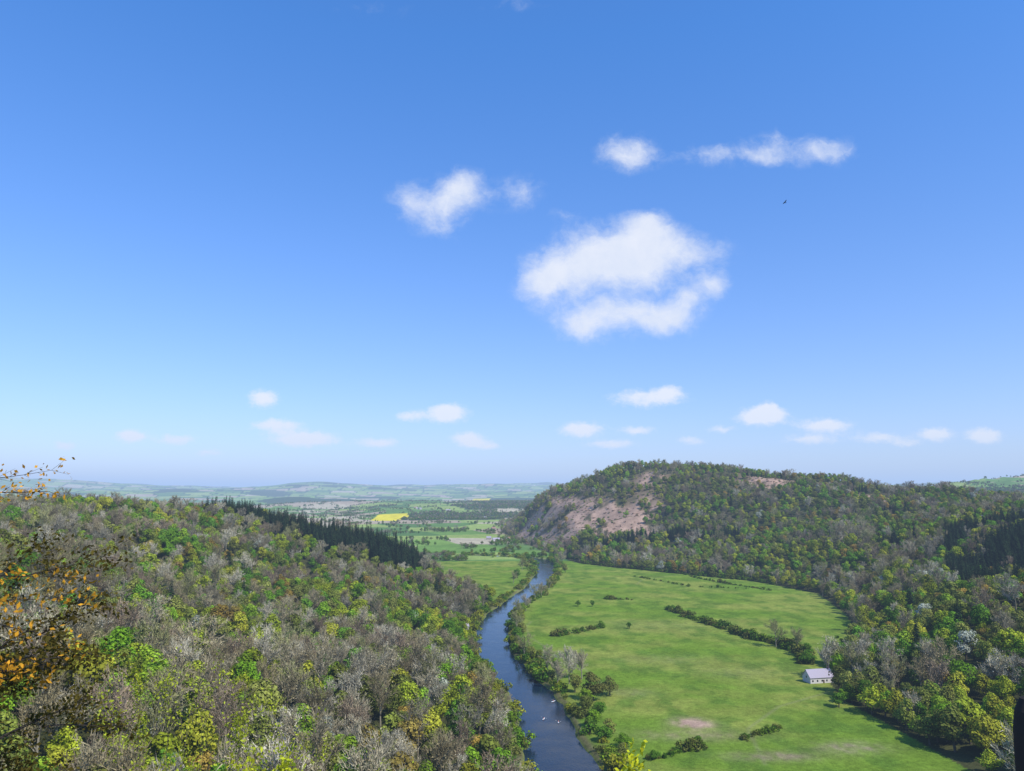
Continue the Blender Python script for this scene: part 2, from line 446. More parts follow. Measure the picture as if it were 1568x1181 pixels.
def grid(x0,x1,y0,y1,s):
    gx, gy = np.meshgrid(np.arange(x0,x1,s), np.arange(y0,y1,s)); x = gx.ravel()+rng.uniform(-.48,.48,gx.size)*s; y = gy.ravel()+rng.uniform(-.48,.48,gx.size)*s
    return x, y
def con_zone(x, y):
    dc, t = seg_dist(x, y, CONL)
    c = (dc < 22+9*t) | (inside(x, y, CONR) & (fbm(x/40,y/40,2,5) > .3))
    for P_ in CONB:
        d_, _ = seg_dist(x, y, P_); c |= d_ < 15
    return c
def woodland(x, y, rmin, rmax, big):
    r = np.hypot(x, y); a = np.degrees(np.arctan2(x, y))
    ok = (r >= rmin) & (r < rmax) & (np.abs(a) < 42) & ~inside(x, y, FLOOD)
    rd = river_info(x, y); ok &= rd > 4.5
    br = bracken(x, y); ok &= (rng.random(len(x)) > br*.93) & ~con_zone(x, y)
    x, y, r, br, rd = x[ok], y[ok], r[ok], br[ok], rd[ok]
    z = height(x, y)
    n = len(x); con = rng.random(n) < .006
    for cx, cy, s in CONC: con |= (np.hypot(x-cx, y-cy) < s) & (rng.random(n) < .6)
    kind = np.zeros(n, int); tint = np.zeros((n,3)); scl = np.zeros((n,3))
    p = fbm(x/45, y/45, 3, 17)*.7+rng.random(n)*.52-.11
    yz = fbm(x/70+5, y/70, 3, 44)*.6+rng.random(n)*.5-.05
    thr = .39-(x > 150)*.05-((x > 150) & (r < 900))*.05+((x < 0) & (r < 420))*.05
    isbare = p < thr
    for i in range(n):
        s = rng.uniform(.62, 1.15)*big
        if rd[i] < 16: s *= .62+.38*(rd[i]-4.5)/11.5
        if con[i]:
            kind[i] = rng.choice(KI['conifer']); tint[i] = T_CON[rng.integers(3)]; s = rng.uniform(.7,1.05)*big; w = s*.9
        elif isbare[i]:
            kind[i] = rng.choice(KI['bare']); tint[i] = T_BARE[rng.integers(6)]; w = s*rng.uniform(.9,1.15)
        else:
            kind[i] = rng.choice(KI['leafy']); q_ = yz[i]
            if q_ > .62: T = T_YEL
            elif q_ < .33: T = T_RUST if rng.random() < .3 else T_OLIVE
            elif q_ < .44: T = T_OLIVE
            else: T = T_GREEN
            tint[i] = T[rng.integers(len(T))]; w = s*rng.uniform(.9,1.15)
            if rng.random() < .010: tint[i] = (.46,.48,.36)
        if br[i] > .3: s *= .45; w *= .45
        scl[i] = (w, w, s); tint[i] *= rng.uniform(.5, 1.12)
    return np.stack([x,y,z],1), kind, scl, tint
A = [woodland(*grid(-500,500,60,480,11.2), 140, 430, 1.55),
     woodland(*grid(-900,900,60,760,10.6), 430, 750, 1.42),
     woodland(*grid(-1300,1400,400,1500,11.5), 750, 1400, 1.38),
     woodland(*grid(-1900,2300,700,3200,13.5), 1400, 3000, 1.3)]
pts, kd, sc_, tn = (np.concatenate([a[i] for a in A]) for i in range(4))
woods = scatter_object('woodland', pts, kd, sc_, tn)
x, y = grid(-460,800,590,1450,7.2); ok = con_zone(x, y) & ~inside(x,y,FLOOD); x, y = x[ok], y[ok]; n = len(x)
s = rng.uniform(.75,1.25,n)*np.where(x < 0, 1.3, 1.12)
scatter_object('conifer_plantation', np.stack([x,y,height(x,y)],1), rng.choice(KI['conifer'],n), np.stack([s*.92,s*.92,s],1), T_CON[rng.integers(3,size=n)]*rng.uniform(.7,1.2,(n,1)))
x, y = grid(0,760,1380,2120,8.5); ok = (bracken(x,y) > .25) & (rng.random(len(x)) < .45); x, y = x[ok], y[ok]; n = len(x)
s = rng.uniform(.5,1.5,n); tb = np.array([(.42,.28,.19),(.46,.33,.24),(.26,.24,.10),(.18,.24,.05),(.36,.24,.16)])
scatter_object('bracken', np.stack([x,y,height(x,y)],1), rng.choice(KI['shrub'],n), np.stack([s*1.3,s*1.3,s*.7],1), tb[rng.integers(5,size=n)])

x, y = grid(-120,120,4,160,3.4); r = np.hypot(x,y); ok = (r > 13) & (r < 145) & (np.abs(np.degrees(np.arctan2(x,y))) < 60); x, y = x[ok], y[ok]
z = height(x,y); ok = (z+3.2 < 119.5-.37*y); x, y, z = x[ok], y[ok], z[ok]; n = len(x)
t_ = np.concatenate([T_GREEN,T_OLIVE,T_YEL])
scatter_object('hillside_shrubs', np.stack([x,y,z],1), rng.choice(KI['shrub'],n), np.tile(rng.uniform(.7,1.2,(n,1)),(1,3)), t_[rng.integers(len(t_),size=n)])

# distant hedgerows and copses in the farmed valley
NS = 300000
x = rng.uniform(-3200,3600,NS); y = 1350+rng.random(NS)**1.3*5200
r = np.hypot(x,y); a = np.degrees(np.arctan2(x,y)); ok = (np.abs(a) < 40) & (r < 6500); x, y, r = x[ok], y[ok], r[ok]
ins_ = inside(x,y,FLOOD); ok = (ins_ | (r > 3000)) & (river_info(x,y) > 2); x, y, r = x[ok], y[ok], r[ok]
_, e1 = fields(x,y,170.); _, e2 = fields(x,y,330.); e = np.where(r > 4500, e2, e1)
ok = ((e < 5) & (fbm(x/120,y/120,2,70) > .42)) | ((fbm(x/900,y/1100,3,91) > .66) & (r > 2600) & (rng.random(len(x)) < .5)) | ((fbm(x/110,y/150,3,23) > .70) & (rng.random(len(x)) < .6)) | (rng.random(len(x)) < .002)
ok &= ~(inside(x,y,Y1))
x, y = x[ok], y[ok]; n = len(x); z = height(x,y)
kk = np.where(rng.random(n) < .2, rng.choice(KI['bare'],n), rng.choice(KI['leafy'],n)); s = rng.uniform(.45,.95,n)
tt = np.concatenate([T_GREEN,T_OLIVE]); tn2 = tt[rng.integers(len(tt),size=n)]*rng.uniform(.45,.8,(n,1))
tn2 = np.where(np.isin(kk,KI['bare'])[:,None], T_BARE[rng.integers(5,size=n)]*.65, tn2)
scatter_object('valley_hedgerows', np.stack([x,y,z],1), kk, np.stack([s*1.35,s*1.35,s],1), tn2)

# riverbank scrub, both banks
x = rng.uniform(-500,260,160000); y = rng.uniform(180,1600,160000); rd = river_info(x,y)
ok = (rd > .3) & (rd < 7.5) & (rng.random(len(x)) < (.10+.30*(fbm(x/30,y/30,2,3)>.42))); x, y = x[ok], y[ok]; z = height(x,y); n = len(x)
kk = rng.choice(KI['shrub'],n); s = rng.uniform(.6,2.4,n)*(.5+fbm(x/18,y/18,2,12)); tn2 = t_[rng.integers(len(t_),size=n)]*.7
scatter_object('riverbank_scrub', np.stack([x,y,z-.2],1), kk, np.stack([s,s,s],1), tn2)

def hedge(pl, wid=1.5, step=1.1, sc0=.9, gap=.0):
    X=[];Y=[]
    for (x0,y0),(x1,y1) in zip(pl[:-1],pl[1:]):
        L=math.hypot(x1-x0,y1-y0); k_=int(L/step)
        for i in range(k_):
            if random.random()<gap: continue
            t=i/k_; X.append(x0+(x1-x0)*t+random.uniform(-wid,wid)); Y.append(y0+(y1-y0)*t+random.uniform(-wid,wid))
    X=np.array(X);Y=np.array(Y);n=len(X);s=rng.uniform(.4,1.6,n)*sc0*(.25+1.4*fbm(X/12,Y/12,2,6))
    tt=np.concatenate([T_GREEN,T_OLIVE])*.55
    scatter_object('hedgerow',np.stack([X,Y,height(X,Y)],1),rng.choice(KI['shrub'],n),np.stack([s,s,s],1),tt[rng.integers(len(tt),size=n)])
random.seed(3)
hedge([(162,795),(172,735),(185,692),(197,643)],3,1.6,1.5,.25)
hedge([(197,643),(212,615),(216,570),(205,545)],3,1.0,1.5,.1)
hedge([(36,648),(60,668),(82,690)],2.6,1.4,1.35,.25)
hedge([(108,868),(136,862)],2,1.2,1.2)
hedge([(110,383),(124,391),(137,402)],1.3,1.1,.9,.25)
hedge([(62,354),(78,366),(92,374)],1.8,1.0,1.0,.2)
hedge([(120,1300),(253,1134),(330,1050),(345,1000)],2.5,1.6,1.5,.1)
hedge([(253,1134),(265,1060),(290,1000),(320,940)],1.5,2.2,1.0,.5)
hedge([(225,560),(262,600),(270,640)],1.5,2.0,.8,.5)
hedge([(175,1100),(230,980),(300,960)],1.2,3.5,.8,.6)

# ---------------------------------------------------------------- individual trees
def tree(name, kind, x, y, s, tint, w=None, idx=0):
    z = float(height(np.array([x]),np.array([y]))[0]); w = w or s
    o = obj(name, TPL[KI[kind][idx % len(KI[kind])]], (x,y,max(z,.3)-.1), (0,0,random.uniform(0,6.28)), (w,w,s))
    o['tint'] = [float(c) for c in tint]
    return o
G,B_,O_,Yl = T_GREEN*.7,T_BARE*.85,T_OLIVE*.72,T_YEL
IND = [('oak_tree','leafy',47,452,1.35,(.125,.125,.03),1.75),('oak_tree','leafy',58,463,1.0,(.14,.145,.035),1.2),
 ('ash_tree','bare',36,490,1.35,B_[4],1.4),('ash_tree','bare',45,502,1.35,B_[1],1.4),('ash_tree','bare',28,480,1.1,B_[1],1.1),
 ('willow_tree','leafy',24,535,.9,G[3],1.0),('willow_tree','leafy',14,558,.85,O_[1],1.0),('willow_tree','leafy',30,515,.9,G[1],1.1),
 ('willow_tree','leafy',19,545,.85,O_[0],1.0),('alder_tree','bare',24,522,1.0,B_[1],1.1),('alder_tree','leafy',38,470,.95,O_[1],1.1),('willow_tree','leafy',42,440,.85,G[3],1.1),
 ('alder_tree','leafy',4,600,.8,O_[1],1.0),('alder_tree','bare',9,570,.95,B_[3],1.1),('alder_tree','leafy',5,625,1.0,G[2],1.1),
 ('alder_tree','leafy',8,640,1.1,O_[1],1.1),('alder_tree','bare',4,665,1.2,B_[3],1.2),('alder_tree','leafy',6,700,1.2,O_[0],1.2),('alder_tree','bare',6,735,1.1,B_[3],1.1),('alder_tree','leafy',6,612,.8,G[4],1.0),
 ('alder_tree','leafy',8,582,.7,O_[2],.9),('alder_tree','leafy',3,685,1.0,G[4],1.1),('alder_tree','leafy',8,720,1.0,O_[1],1.1),('alder_tree','leafy',7,750,1.1,G[2],1.1),('alder_tree','bare',14,785,1.1,B_[1],1.1),
 ('alder_tree','leafy',10,765,1.0,G[3],1.0),('willow_tree','leafy',46,418,.75,G[4],1.0),('willow_tree','leafy',42,402,.75,G[1],.95),('willow_tree','leafy',48,388,.7,O_[1],1.0),('willow_tree','leafy',53,372,.6,G[0],.9),
 ('willow_tree','leafy',40,428,.8,O_[2],1.1),('willow_tree','leafy',45,380,.6,G[2],1.0),('willow_tree','leafy',50,356,.6,O_[1],.9),
 ('alder_tree','bare',26,855,1.1,B_[3],1.2),('alder_tree','bare',34,880,1.0,B_[0],1.1),('alder_tree','bare',46,950,1.0,B_[3],1.1),('willow_tree','leafy',52,985,1.0,O_[1],1.1),
 ('hawthorn_tree','leafy',70,815,.6,G[2],.7),('hawthorn_tree','leafy',85,812,.6,G[2],.65),('hawthorn_tree','leafy',104,683,.5,G[2],.65),
 ('hawthorn_tree','leafy',80,690,.5,G[0],.8),('hawthorn_tree','leafy',40,652,.5,G[2],.7),
 ('ash_tree','bare',206,604,1.25,B_[3],1.5),('ash_tree','bare',217,590,1.2,B_[3],1.4),('hawthorn_tree','leafy',216,566,.9,G[4],1.1),('hawthorn_tree','leafy',208,545,.85,G[2],1.1),('hawthorn_tree','leafy',222,548,.8,G[4],1.1),
 ('hawthorn_tree','leafy',196,645,.6,G[2],.8),('hawthorn_tree','leafy',178,712,.6,G[2],.9),('hawthorn_tree','leafy',164,780,.6,G[2],.9),
 ('oak_tree','leafy',183,438,.7,G[2],1.0),('oak_tree','leafy',190,447,.7,G[1],.95),('ash_tree','bare',214,470,1.2,B_[4],1.2),('ash_tree','bare',222,500,1.4,B_[4],1.3),('ash_tree','bare',236,520,1.45,B_[1],1.3),
 ('birch_tree','bare',206,400,1.3,B_[4],1.1),('ash_tree','bare',262,560,1.3,B_[4],1.3),('ash_tree','bare',232,480,1.5,B_[4],1.4),
 ('alder_tree','leafy',80,1150,1.2,O_[1],1.3),('alder_tree','bare',72,1230,1.4,B_[3],1.4),('alder_tree','bare',84,1290,1.4,B_[1],1.4),('alder_tree','leafy',70,1190,1.1,G[4],1.2),
 ('alder_tree','leafy',60,1420,1.2,O_[0],1.4),('alder_tree','leafy',40,1400,1.2,G[2],1.4),('alder_tree','bare',80,1400,1.4,B_[3],1.5),('alder_tree','leafy',88,1345,1.2,O_[1],1.5),
 ('alder_tree','leafy',28,1340,1.2,G[2],1.4),('alder_tree','leafy',20,1270,1.2,O_[0],1.4),('alder_tree','bare',16,1180,1.2,B_[3],1.3),('alder_tree','leafy',24,1210,1.1,O_[1],1.3),('alder_tree','leafy',8,1080,1.1,G[2],1.3),('alder_tree','bare',2,1020,1.1,B_[3],1.3),
 ('hawthorn_tree','leafy',88,374,.4,G[2],.65),('hawthorn_tree','leafy',64,356,.4,G[2],.6)]
for i,(nm,kn,x_,y_,s_,t,w_) in enumerate(IND): tree(nm,kn,x_,y_,s_,np.array(t),w_,i)

# ---------------------------------------------------------------- buildings
WALL = simple('whitewashed_wall',(.62,.58,.55),.85,.2,.15); SLATE = simple('slate_roof',(.40,.35,.41),.6,.4,.3); GLASSM = simple('window_glass',(.03,.035,.04),.1,.5,.1)
DOOR = simple('door_wood',(.12,.08,.05),.6,.3,.3); BRICK = simple('brick',(.34,.2,.15),.85,.2,.3); STONE = simple('stone_wall',(.4,.36,.3),.9,.2,.3)
def boxv(mb,x0,x1,y0,y1,z0,z1,mi=0):
    k_=len(mb.v); mb.v+=[(x0,y0,z0),(x1,y0,z0),(x1,y1,z0),(x0,y1,z0),(x0,y0,z1),(x1,y0,z1),(x1,y1,z1),(x0,y1,z1)]
    for f in ((0,3,2,1),(4,5,6,7),(0,1,5,4),(1,2,6,5),(2,3,7,6),(3,0,4,7)): mb.f.append(tuple(k_+i for i in f)); mb.m.append(mi)
def house(name,x_,y_,ang,L=16,Wd=7,h=4.5,rh=3,wall=None,roof=None):
    z_=float(height(np.array([x_]),np.array([y_]))[0]); e=bpy.data.objects.new(name,None); S.collection.objects.link(e); e.location=(x_,y_,z_); e.rotation_euler=(0,0,ang)
    wall=wall or WALL; roof=roof or SLATE
    mb=MB(); a,b2=L/2,Wd/2
    mb.v=[(-a,-b2,-1.5),(a,-b2,-1.5),(a,b2,-1.5),(-a,b2,-1.5),(-a,-b2,h),(a,-b2,h),(a,b2,h),(-a,b2,h),(-a,0,h+rh),(a,0,h+rh)]
    mb.f=[(0,1,5,4),(2,3,7,6),(1,2,6,9,5),(3,0,4,8,7)]; mb.m=[0]*4
    obj('walls',mb.mesh('walls',[wall]),parent=e)
    mb=MB(); o_=.45; dz=o_*rh/b2
    for s in (-1,1):
        k_=len(mb.v); mb.v+=[(-a-.4,s*(b2+o_),h-dz+.05),(a+.4,s*(b2+o_),h-dz+.05),(a+.4,0,h+rh+.05),(-a-.4,0,h+rh+.05),(-a-.4,s*(b2+o_),h-dz+.25),(a+.4,s*(b2+o_),h-dz+.25),(a+.4,0,h+rh+.27),(-a-.4,0,h+rh+.27)]
        for f in ((0,1,2,3),(4,5,6,7),(0,1,5,4),(1,2,6,5),(3,0,4,7)): mb.f.append(tuple(k_+i for i in f)); mb.m.append(0)
    obj('roof',mb.mesh('roof',[roof]),parent=e)
    mb=MB(); nw=max(2,int(L/3.2))
    for i in range(nw):
        cx=-a+L*(i+.5)/nw
        for s in (-1,1):
            for lv in range(1 if h<4 else 2):
                z0=1.0+lv*2.3
                if z0+1.1<h: boxv(mb,cx-.5,cx+.5,s*(b2+.03)-.03,s*(b2+.03)+.03,z0,z0+1.1)
    for s in (-1,1): boxv(mb,s*(a+.03)-.03,s*(a+.03)+.03,-.5,.5,h-.8,h+.4)
    obj('windows',mb.mesh('windows',[GLASSM]),parent=e)
    mb=MB(); boxv(mb,.6,1.6,-b2-.10,-b2-.02,-.2,2.0); obj('door',mb.mesh('door',[DOOR]),parent=e)
    mb=MB(); boxv(mb,a-1.6,a-.7,-.4,.4,h+rh-.6,h+rh+1.2); boxv(mb,a-1.7,a-.6,-.5,.5,h+rh+1.2,h+rh+1.35); obj('chimney',mb.mesh('chimney',[BRICK]),parent=e)
    return e
house('stone_barn',195,496,math.radians(12),16.5,8.5,3.6,4.0)
house('stone_cottage',-42,668,.3,8,6,4.8,2.4); house('stone_cottage',-50,690,-.2,7,6,4.6,2.2)
for x_,y_,an,L in ((-40,1900,.3,18),(-10,1930,1.2,14),(-60,1960,.1,12),(-420,3100,.4,22),(-390,3160,1.0,16),(-330,3900,.2,24),(-60,2450,.6,16),(-120,3300,.2,18),(-480,3900,.1,26),(-550,4300,.5,22)):
    house('farmhouse',x_,y_,an,L,8,5,3.2,WALL if L%4 else STONE,BRICK if L in (14,16,22) else SLATE)

# ---------------------------------------------------------------- kayaks
HULL=simple('kayak_plastic',(.75,.75,.72),.35,.5,.1); JACK=simple('buoyancy_vest',(.5,.08,.04),.8,.2,.2); SKIN=simple('skin',(.5,.3,.22),.6,.3,.1); PAD=simple('paddle_shaft',(.05,.05,.05),.5,.3,.1)
def kayak(x_,y_,ang):
    e=bpy.data.objects.new('kayak',None); S.collection.objects.link(e); e.location=(x_,y_,0.02); e.rotation_euler=(0,0,ang)
    mb=MB(); st=14; ring=8
    for i in range(st+1):
        t=i/st*2-1; w=.36*(1-abs(t)**2.2)+.01; up=.18*abs(t)**3
        for j in range(ring):
            a=2*math.pi*j/ring; mb.v.append((t*2.1,w*math.cos(a),.12+up+.17*math.sin(a)*(1-abs(t)**3*.8)))
    for i in range(st):
        for j in range(ring):
            k2=(j+1)%ring; mb.f.append((i*ring+j,i*ring+k2,(i+1)*ring+k2,(i+1)*ring+j)); mb.m.append(0)
    obj('hull',mb.mesh('hull',[HULL],True),parent=e)
    def tube(nm,pl,rs,m_):
        mb=MB()
        for (p,q_),(r0,r1) in zip(zip(pl[:-1],pl[1:]),zip(rs[:-1],rs[1:])): mb.prism(p,q_,r0,r1,8)
        obj(nm,mb.mesh(nm,[m_],True),parent=e)
    tube('paddler_torso',[(0,0,.2),(0,0,.45),(.03,0,.72),(.03,0,.84),(.03,0,.9)],[.17,.16,.21,.12,.06],JACK)
    tube('paddler_head',[(.03,0,.88),(.04,0,.95),(.05,0,1.03),(.04,0,1.1),(.04,0,1.14)],[.05,.085,.10,.08,.02],SKIN)
    for s in (-1,1): tube('paddler_arm',[(.03,s*.2,.78),(.22,s*.34,.58),(.48,s*.3,.62)],[.06,.045,.035],SKIN)
    tube('paddle',[(.5,-1.05,.45),(.5,1.05,.8)],[.02,.02],PAD)
    for s,z_ in ((-1,.43),(1,.82)):
        mb=MB(); boxv(mb,.46,.54,min(s*1.05,s*1.4),max(s*1.05,s*1.4),z_-.09,z_+.09); obj('paddle_blade',mb.mesh('paddle_blade',[HULL]),parent=e)
kayak(17,421,1.2); kayak(24.5,415,1.5); kayak(24,455,.9)

# ---------------------------------------------------------------- buzzard
FE=simple('feathers',(.035,.028,.022),.8,.2,.3)
mb=MB()
st=[(-.28,.01),(-.2,.05),(-.05,.085),(.1,.075),(.18,.05),(.25,.045),(.30,.01)]
for i,(xx,r_) in enumerate(st[:-1]): mb.prism((xx,0,0),(st[i+1][0],0,0),r_,st[i+1][1],8)
for s in (-1,1):
    lead=[(.12,.05,0),(.17,.28,.10),(.12,.48,.16),(.02,.66,.17)]; trail=[(-.12,.05,0),(-.13,.28,.08),(-.12,.46,.13),(-.06,.62,.16)]
    for i in range(3):
        k_=len(mb.v); mb.v+=[(p[0],s*p[1],p[2]) for p in (lead[i],lead[i+1],trail[i+1],trail[i])]; mb.f.append((k_,k_+1,k_+2,k_+3)); mb.m.append(0)
    for j in range(5):
        k_=len(mb.v); a0=(.02-.02*j,s*(.66-.008*j),.17); ex=(.02-.055*j-.02,s*(.82-.03*j),.21)
        mb.v+=[a0,(a0[0]-.03,a0[1],.165),ex]; mb.f.append((k_,k_+1,k_+2)); mb.m.append(0)
for j in range(5):
    t=(j-2)*.05; k_=len(mb.v); mb.v+=[(-.24,t*.4-.012,0),(-.24,t*.4+.012,0),(-.46,t+.03,0),(-.46,t-.03,0)]; mb.f.append((k_,k_+1,k_+2,k_+3)); mb.m.append(0)
obj('buzzard',mb.mesh('buzzard',[FE]),(69.5,181,120+73.3),(math.radians(25),math.radians(-10),math.radians(200)),(1,1,1))

# ---------------------------------------------------------------- near plants at the viewpoint
LEAFN = tint_mat('spring_leaf', .5, 1.5, .4); BARKD = simple('dark_bark',(.06,.05,.04),.9,.1,.4,8.); STEM = simple('sapling_stem',(.16,.13,.08),.8,.2,.4,10.)
def zat(x_,y_): return float(height(np.array([float(x_)]),np.array([float(y_)]))[0])
def twiggy(mb,p,d,L,r,depth,lf,lsz,grav=.0):
    q=Vector(p); dd=Vector(d).normalized(); seg=5
    for i in range(seg):
        dd=(dd+rv(.10)+Vector((0,0,grav))).normalized(); e=q+dd*(L/seg)
        mb.prism(q,e,r*(1-.17*i),r*(1-.17*(i+1)),4); q=e
        if depth>0 and i>0:
            for _ in range(random.randint(1,2)):
                twiggy(mb,q,(dd+rv(.5)).normalized(),L*random.uniform(.3,.5),r*.45,depth-1,lf,lsz,grav)
        if depth<=1 and lf>0:
            for _ in range(int(lf)+(random.random()<lf%1)):
                mb.leaf(q+rv(lsz*1.6),rv()+Vector((0,0,.6)),lsz*random.uniform(.6,1.2),asp=.55)
def spray(mb,p,d,L,r,n,lf,lsz,bend=.03):
    q=Vector(p); dd=Vector(d).normalized()
    for i in range(n):
        dd=(dd+rv(.05)+Vector((0,0,bend))).normalized(); e=q+dd*(L/n); f=1-i/n*.8
        mb.prism(q,e,r*f,r*(f-.8/n),5)
        if i>n*.35:
            for s_ in (-1,1):
                if random.random()<.8:
                    sd_=(dd*.8+Vector((0,random.uniform(-.4,.4),s_*random.uniform(.2,.6)))).normalized(); l_=random.uniform(.06,.24); t_e=e+sd_*l_
                    mb.prism(e,t_e,r*.25,r*.12,4)
                    for _ in range(int(lf)): mb.leaf(e.lerp(t_e,random.uniform(.4,1.1))+rv(lsz*1.2),rv()+Vector((0,-.6,.5)),lsz*random.uniform(.6,1.2),asp=.6)
        q=e
def sapling(x_,y_,top,seed,tint,n=4,lf=2.0,lsz=.024,name='hazel_sapling',spread=.5):
    random.seed(seed); mb=MB(); z0=zat(x_,y_)-.2
    for i in range(n):
        T=top-random.uniform(0,.5)
        tx_,ty_=random.uniform(-spread,spread),random.uniform(-.3,.3); q=Vector((tx_*.4,ty_*.4,0)); seg=12; H=T-z0
        for k_ in range(seg):
            f=(k_+1)/seg; e=Vector((tx_*(.4+.6*f)+random.gauss(0,.03),ty_*(.4+.6*f),H*f)); mb.prism(q,e,.016*(1-k_/(seg+.8)),.016*(1-(k_+1)/(seg+.8)),5)
            dd=(e-q).normalized(); q=e
            if k_>=6:
                for _ in range(3): twiggy(mb,q.lerp(q-dd*.5,random.random()),(dd*.9+rv(.4)).normalized(),random.uniform(.2,.5),.004,1 if random.random()<.3 else 0,lf,lsz,.04)
    o=obj(name,mb.mesh(name,[STEM,LEAFN]),(x_,y_,z0)); o['tint']=list(tint); return o
YG=(.38,.42,.04)
for i,(x_,y_,top,n_) in enumerate([(-5.0,10.4,117.55,2),(-4.5,10.0,117.9,3),(-4.0,10.6,117.65,3),(-3.4,10.0,117.65,3),(-2.9,9.6,117.75,3),(-2.5,10.4,117.2,2),(-5.7,10.8,117.2,2),(-1.9,10.4,116.8,2),(-3.6,9.2,117.75,2)]):
    sapling(x_,y_,top,100+i,YG,n_)
sapling(1.25,8.2,117.22,140,(.55,.55,.03),3,4,.035,'field_maple_sapling',.12)
sapling(-2.4,8.4,117.25,141,(.45,.48,.03),3,4,.03,'field_maple_sapling',.3)
random.seed(77); mb=MB(); tx,ty=-7.7,8.6; z0=zat(tx,ty)-.5
mb.prism((0,0,0),(.1,.1,6),.26,.22,10); mb.prism((.1,.1,6),(.2,0,13),.22,.10,10); mb.prism((.2,0,13),(.1,0,17),.10,.03,8)
HB=118.0-z0
for h_,dx,dy,dz,L,d_,lf in ((HB-1.2,1,.0,.06,2.1,2,5),(HB-.7,1,.1,.03,2.2,2,5),(HB-.2,1,.15,.0,2.2,2,5),(HB-1.7,1,.1,.10,2.1,2,5),(HB+.4,1,.05,.0,2.0,2,5),(HB+.05,.9,-.2,.02,2.1,2,5)):
    twiggy(mb,(.1,.05,h_),(dx,dy,dz),L,.026,d_,lf,.034,.0)
o=obj('oak_tree',mb.mesh('viewpoint_oak',[BARKD,LEAFN]),(tx,ty,z0)); o['tint']=[.10,.08,.018]
mb=MB()
for h_,dz,L in ((HB+1.0,.0,2.9),(HB+.85,-.02,2.8),(HB+.7,-.02,2.65),(HB+.5,-.02,2.6),(HB+.1,.0,2.4),(HB-.8,.0,2.6),(HB-1.2,.0,2.5)): spray(mb,(.2,-.5,h_),(1,.1,dz),L,.012,18,7,.036,.0)
spray(mb,(.2,.0,HB+2.05),(1,.1,.0),2.2,.014,16,7,.030,.004)
spray(mb,(.2,.0,HB+1.95),(1,.15,.0),2.05,.010,14,7,.030,.004)
o2=obj('bronze_leaf_sprays',mb.mesh('bronze_leaf_sprays',[BARKD,LEAFN]),parent=o); o2['tint']=[.62,.31,.03]

mb=MB(); prof=[(0,.045),(1.05,.045),(1.12,.043),(1.17,.036),(1.20,.022),(1.21,.003)]  # unidentified dark object at the right edge of frame, shaped as a rounded post
for i in range(len(prof)-1): mb.prism((0,0,prof[i][0]),(0,0,prof[i+1][0]),prof[i][1],prof[i+1][1],20)
obj('unidentified_dark_post',mb.mesh('unidentified_dark_post',[BARKD],True),(1.325,2.0,119.49-1.21))

# ---------------------------------------------------------------- haze layer
m,nt,out=mat('air_haze'); D=1/16000.; L_=(.42,.59,.92)
ab=N(nt,'ShaderNodeVolumeAbsorption'); ab.inputs['Color'].default_value=(0,0,0,1); ab.inputs['Density'].default_value=D
em=N(nt,'ShaderNodeEmission'); em.inputs['Color'].default_value=L_+(1,); em.inputs['Strength'].default_value=D  # emission stands in for light scattered by the haze
ad=N(nt,'ShaderNodeAddShader'); link(nt,ab.outputs[0],ad.inputs[0]); link(nt,em.outputs[0],ad.inputs[1]); link(nt,ad.outputs[0],out.inputs['Volume'])
mb=MB(); boxv(mb,-60000,60000,-3000,70000,-300,750); obj('haze',mb.mesh('haze',[m]))

# ---------------------------------------------------------------- sky
w=bpy.data.worlds.new('World'); S.world=w; w.use_nodes=True; nt=w.node_tree; nt.nodes.clear()
out=N(nt,'ShaderNodeOutputWorld')
sky=N(nt,'ShaderNodeTexSky',sky_type='NISHITA'); sky.sun_disc=False; sky.sun_elevation=math.radians(SUN_EL); sky.sun_rotation=math.radians(SUN_AZ)
sky.altitude=120; sky.air_density=1.0; sky.dust_density=.5; sky.ozone_density=3.0
tc=N(nt,'ShaderNodeTexCoord'); dirv=V(nt,'NORMALIZE',tc.outputs['Generated']).outputs[0]
sp=N(nt,'ShaderNodeSeparateXYZ'); link(nt,dirv,sp.inputs[0]); yy=M(nt,'MAXIMUM',sp.outputs[1],.08)
gr=N(nt,'ShaderNodeMapRange'); link(nt,sp.outputs[2],gr.inputs[0]); gr.inputs[1].default_value=.02; gr.inputs[2].default_value=.55
tint_=MIX(nt,gr.outputs[0],(1.34,1.36,1.80,1),(.66,1.56,2.5,1))
skc=MIX(nt,1.0,sky.outputs[0],tint_,'MULTIPLY')
cb=N(nt,'ShaderNodeCombineXYZ'); U=M(nt,'DIVIDE',sp.outputs[0],yy); VV=M(nt,'DIVIDE',sp.outputs[2],yy); link(nt,U,cb.inputs[0]); link(nt,VV,cb.inputs[1])
uv=cb.outputs[0]
def warped(sc1,a1,sc2,a2):
    n=NOISE(nt,uv,sc1,2,.5); o1=V(nt,'SUBTRACT',n.outputs['Color'],(.5,.5,.5)).outputs[0]
    s1=V(nt,'SCALE',o1); s1.inputs['Scale'].default_value=a1
    n=NOISE(nt,uv,sc2,3,.6); o2=V(nt,'SUBTRACT',n.outputs['Color'],(.5,.5,.5)).outputs[0]
    s2=V(nt,'SCALE',o2); s2.inputs['Scale'].default_value=a2
    v_=V(nt,'ADD',V(nt,'ADD',uv,s1.outputs[0]).outputs[0],s2.outputs[0]).outputs[0]
    return V(nt,'MULTIPLY',v_,(1,1,0)).outputs[0]
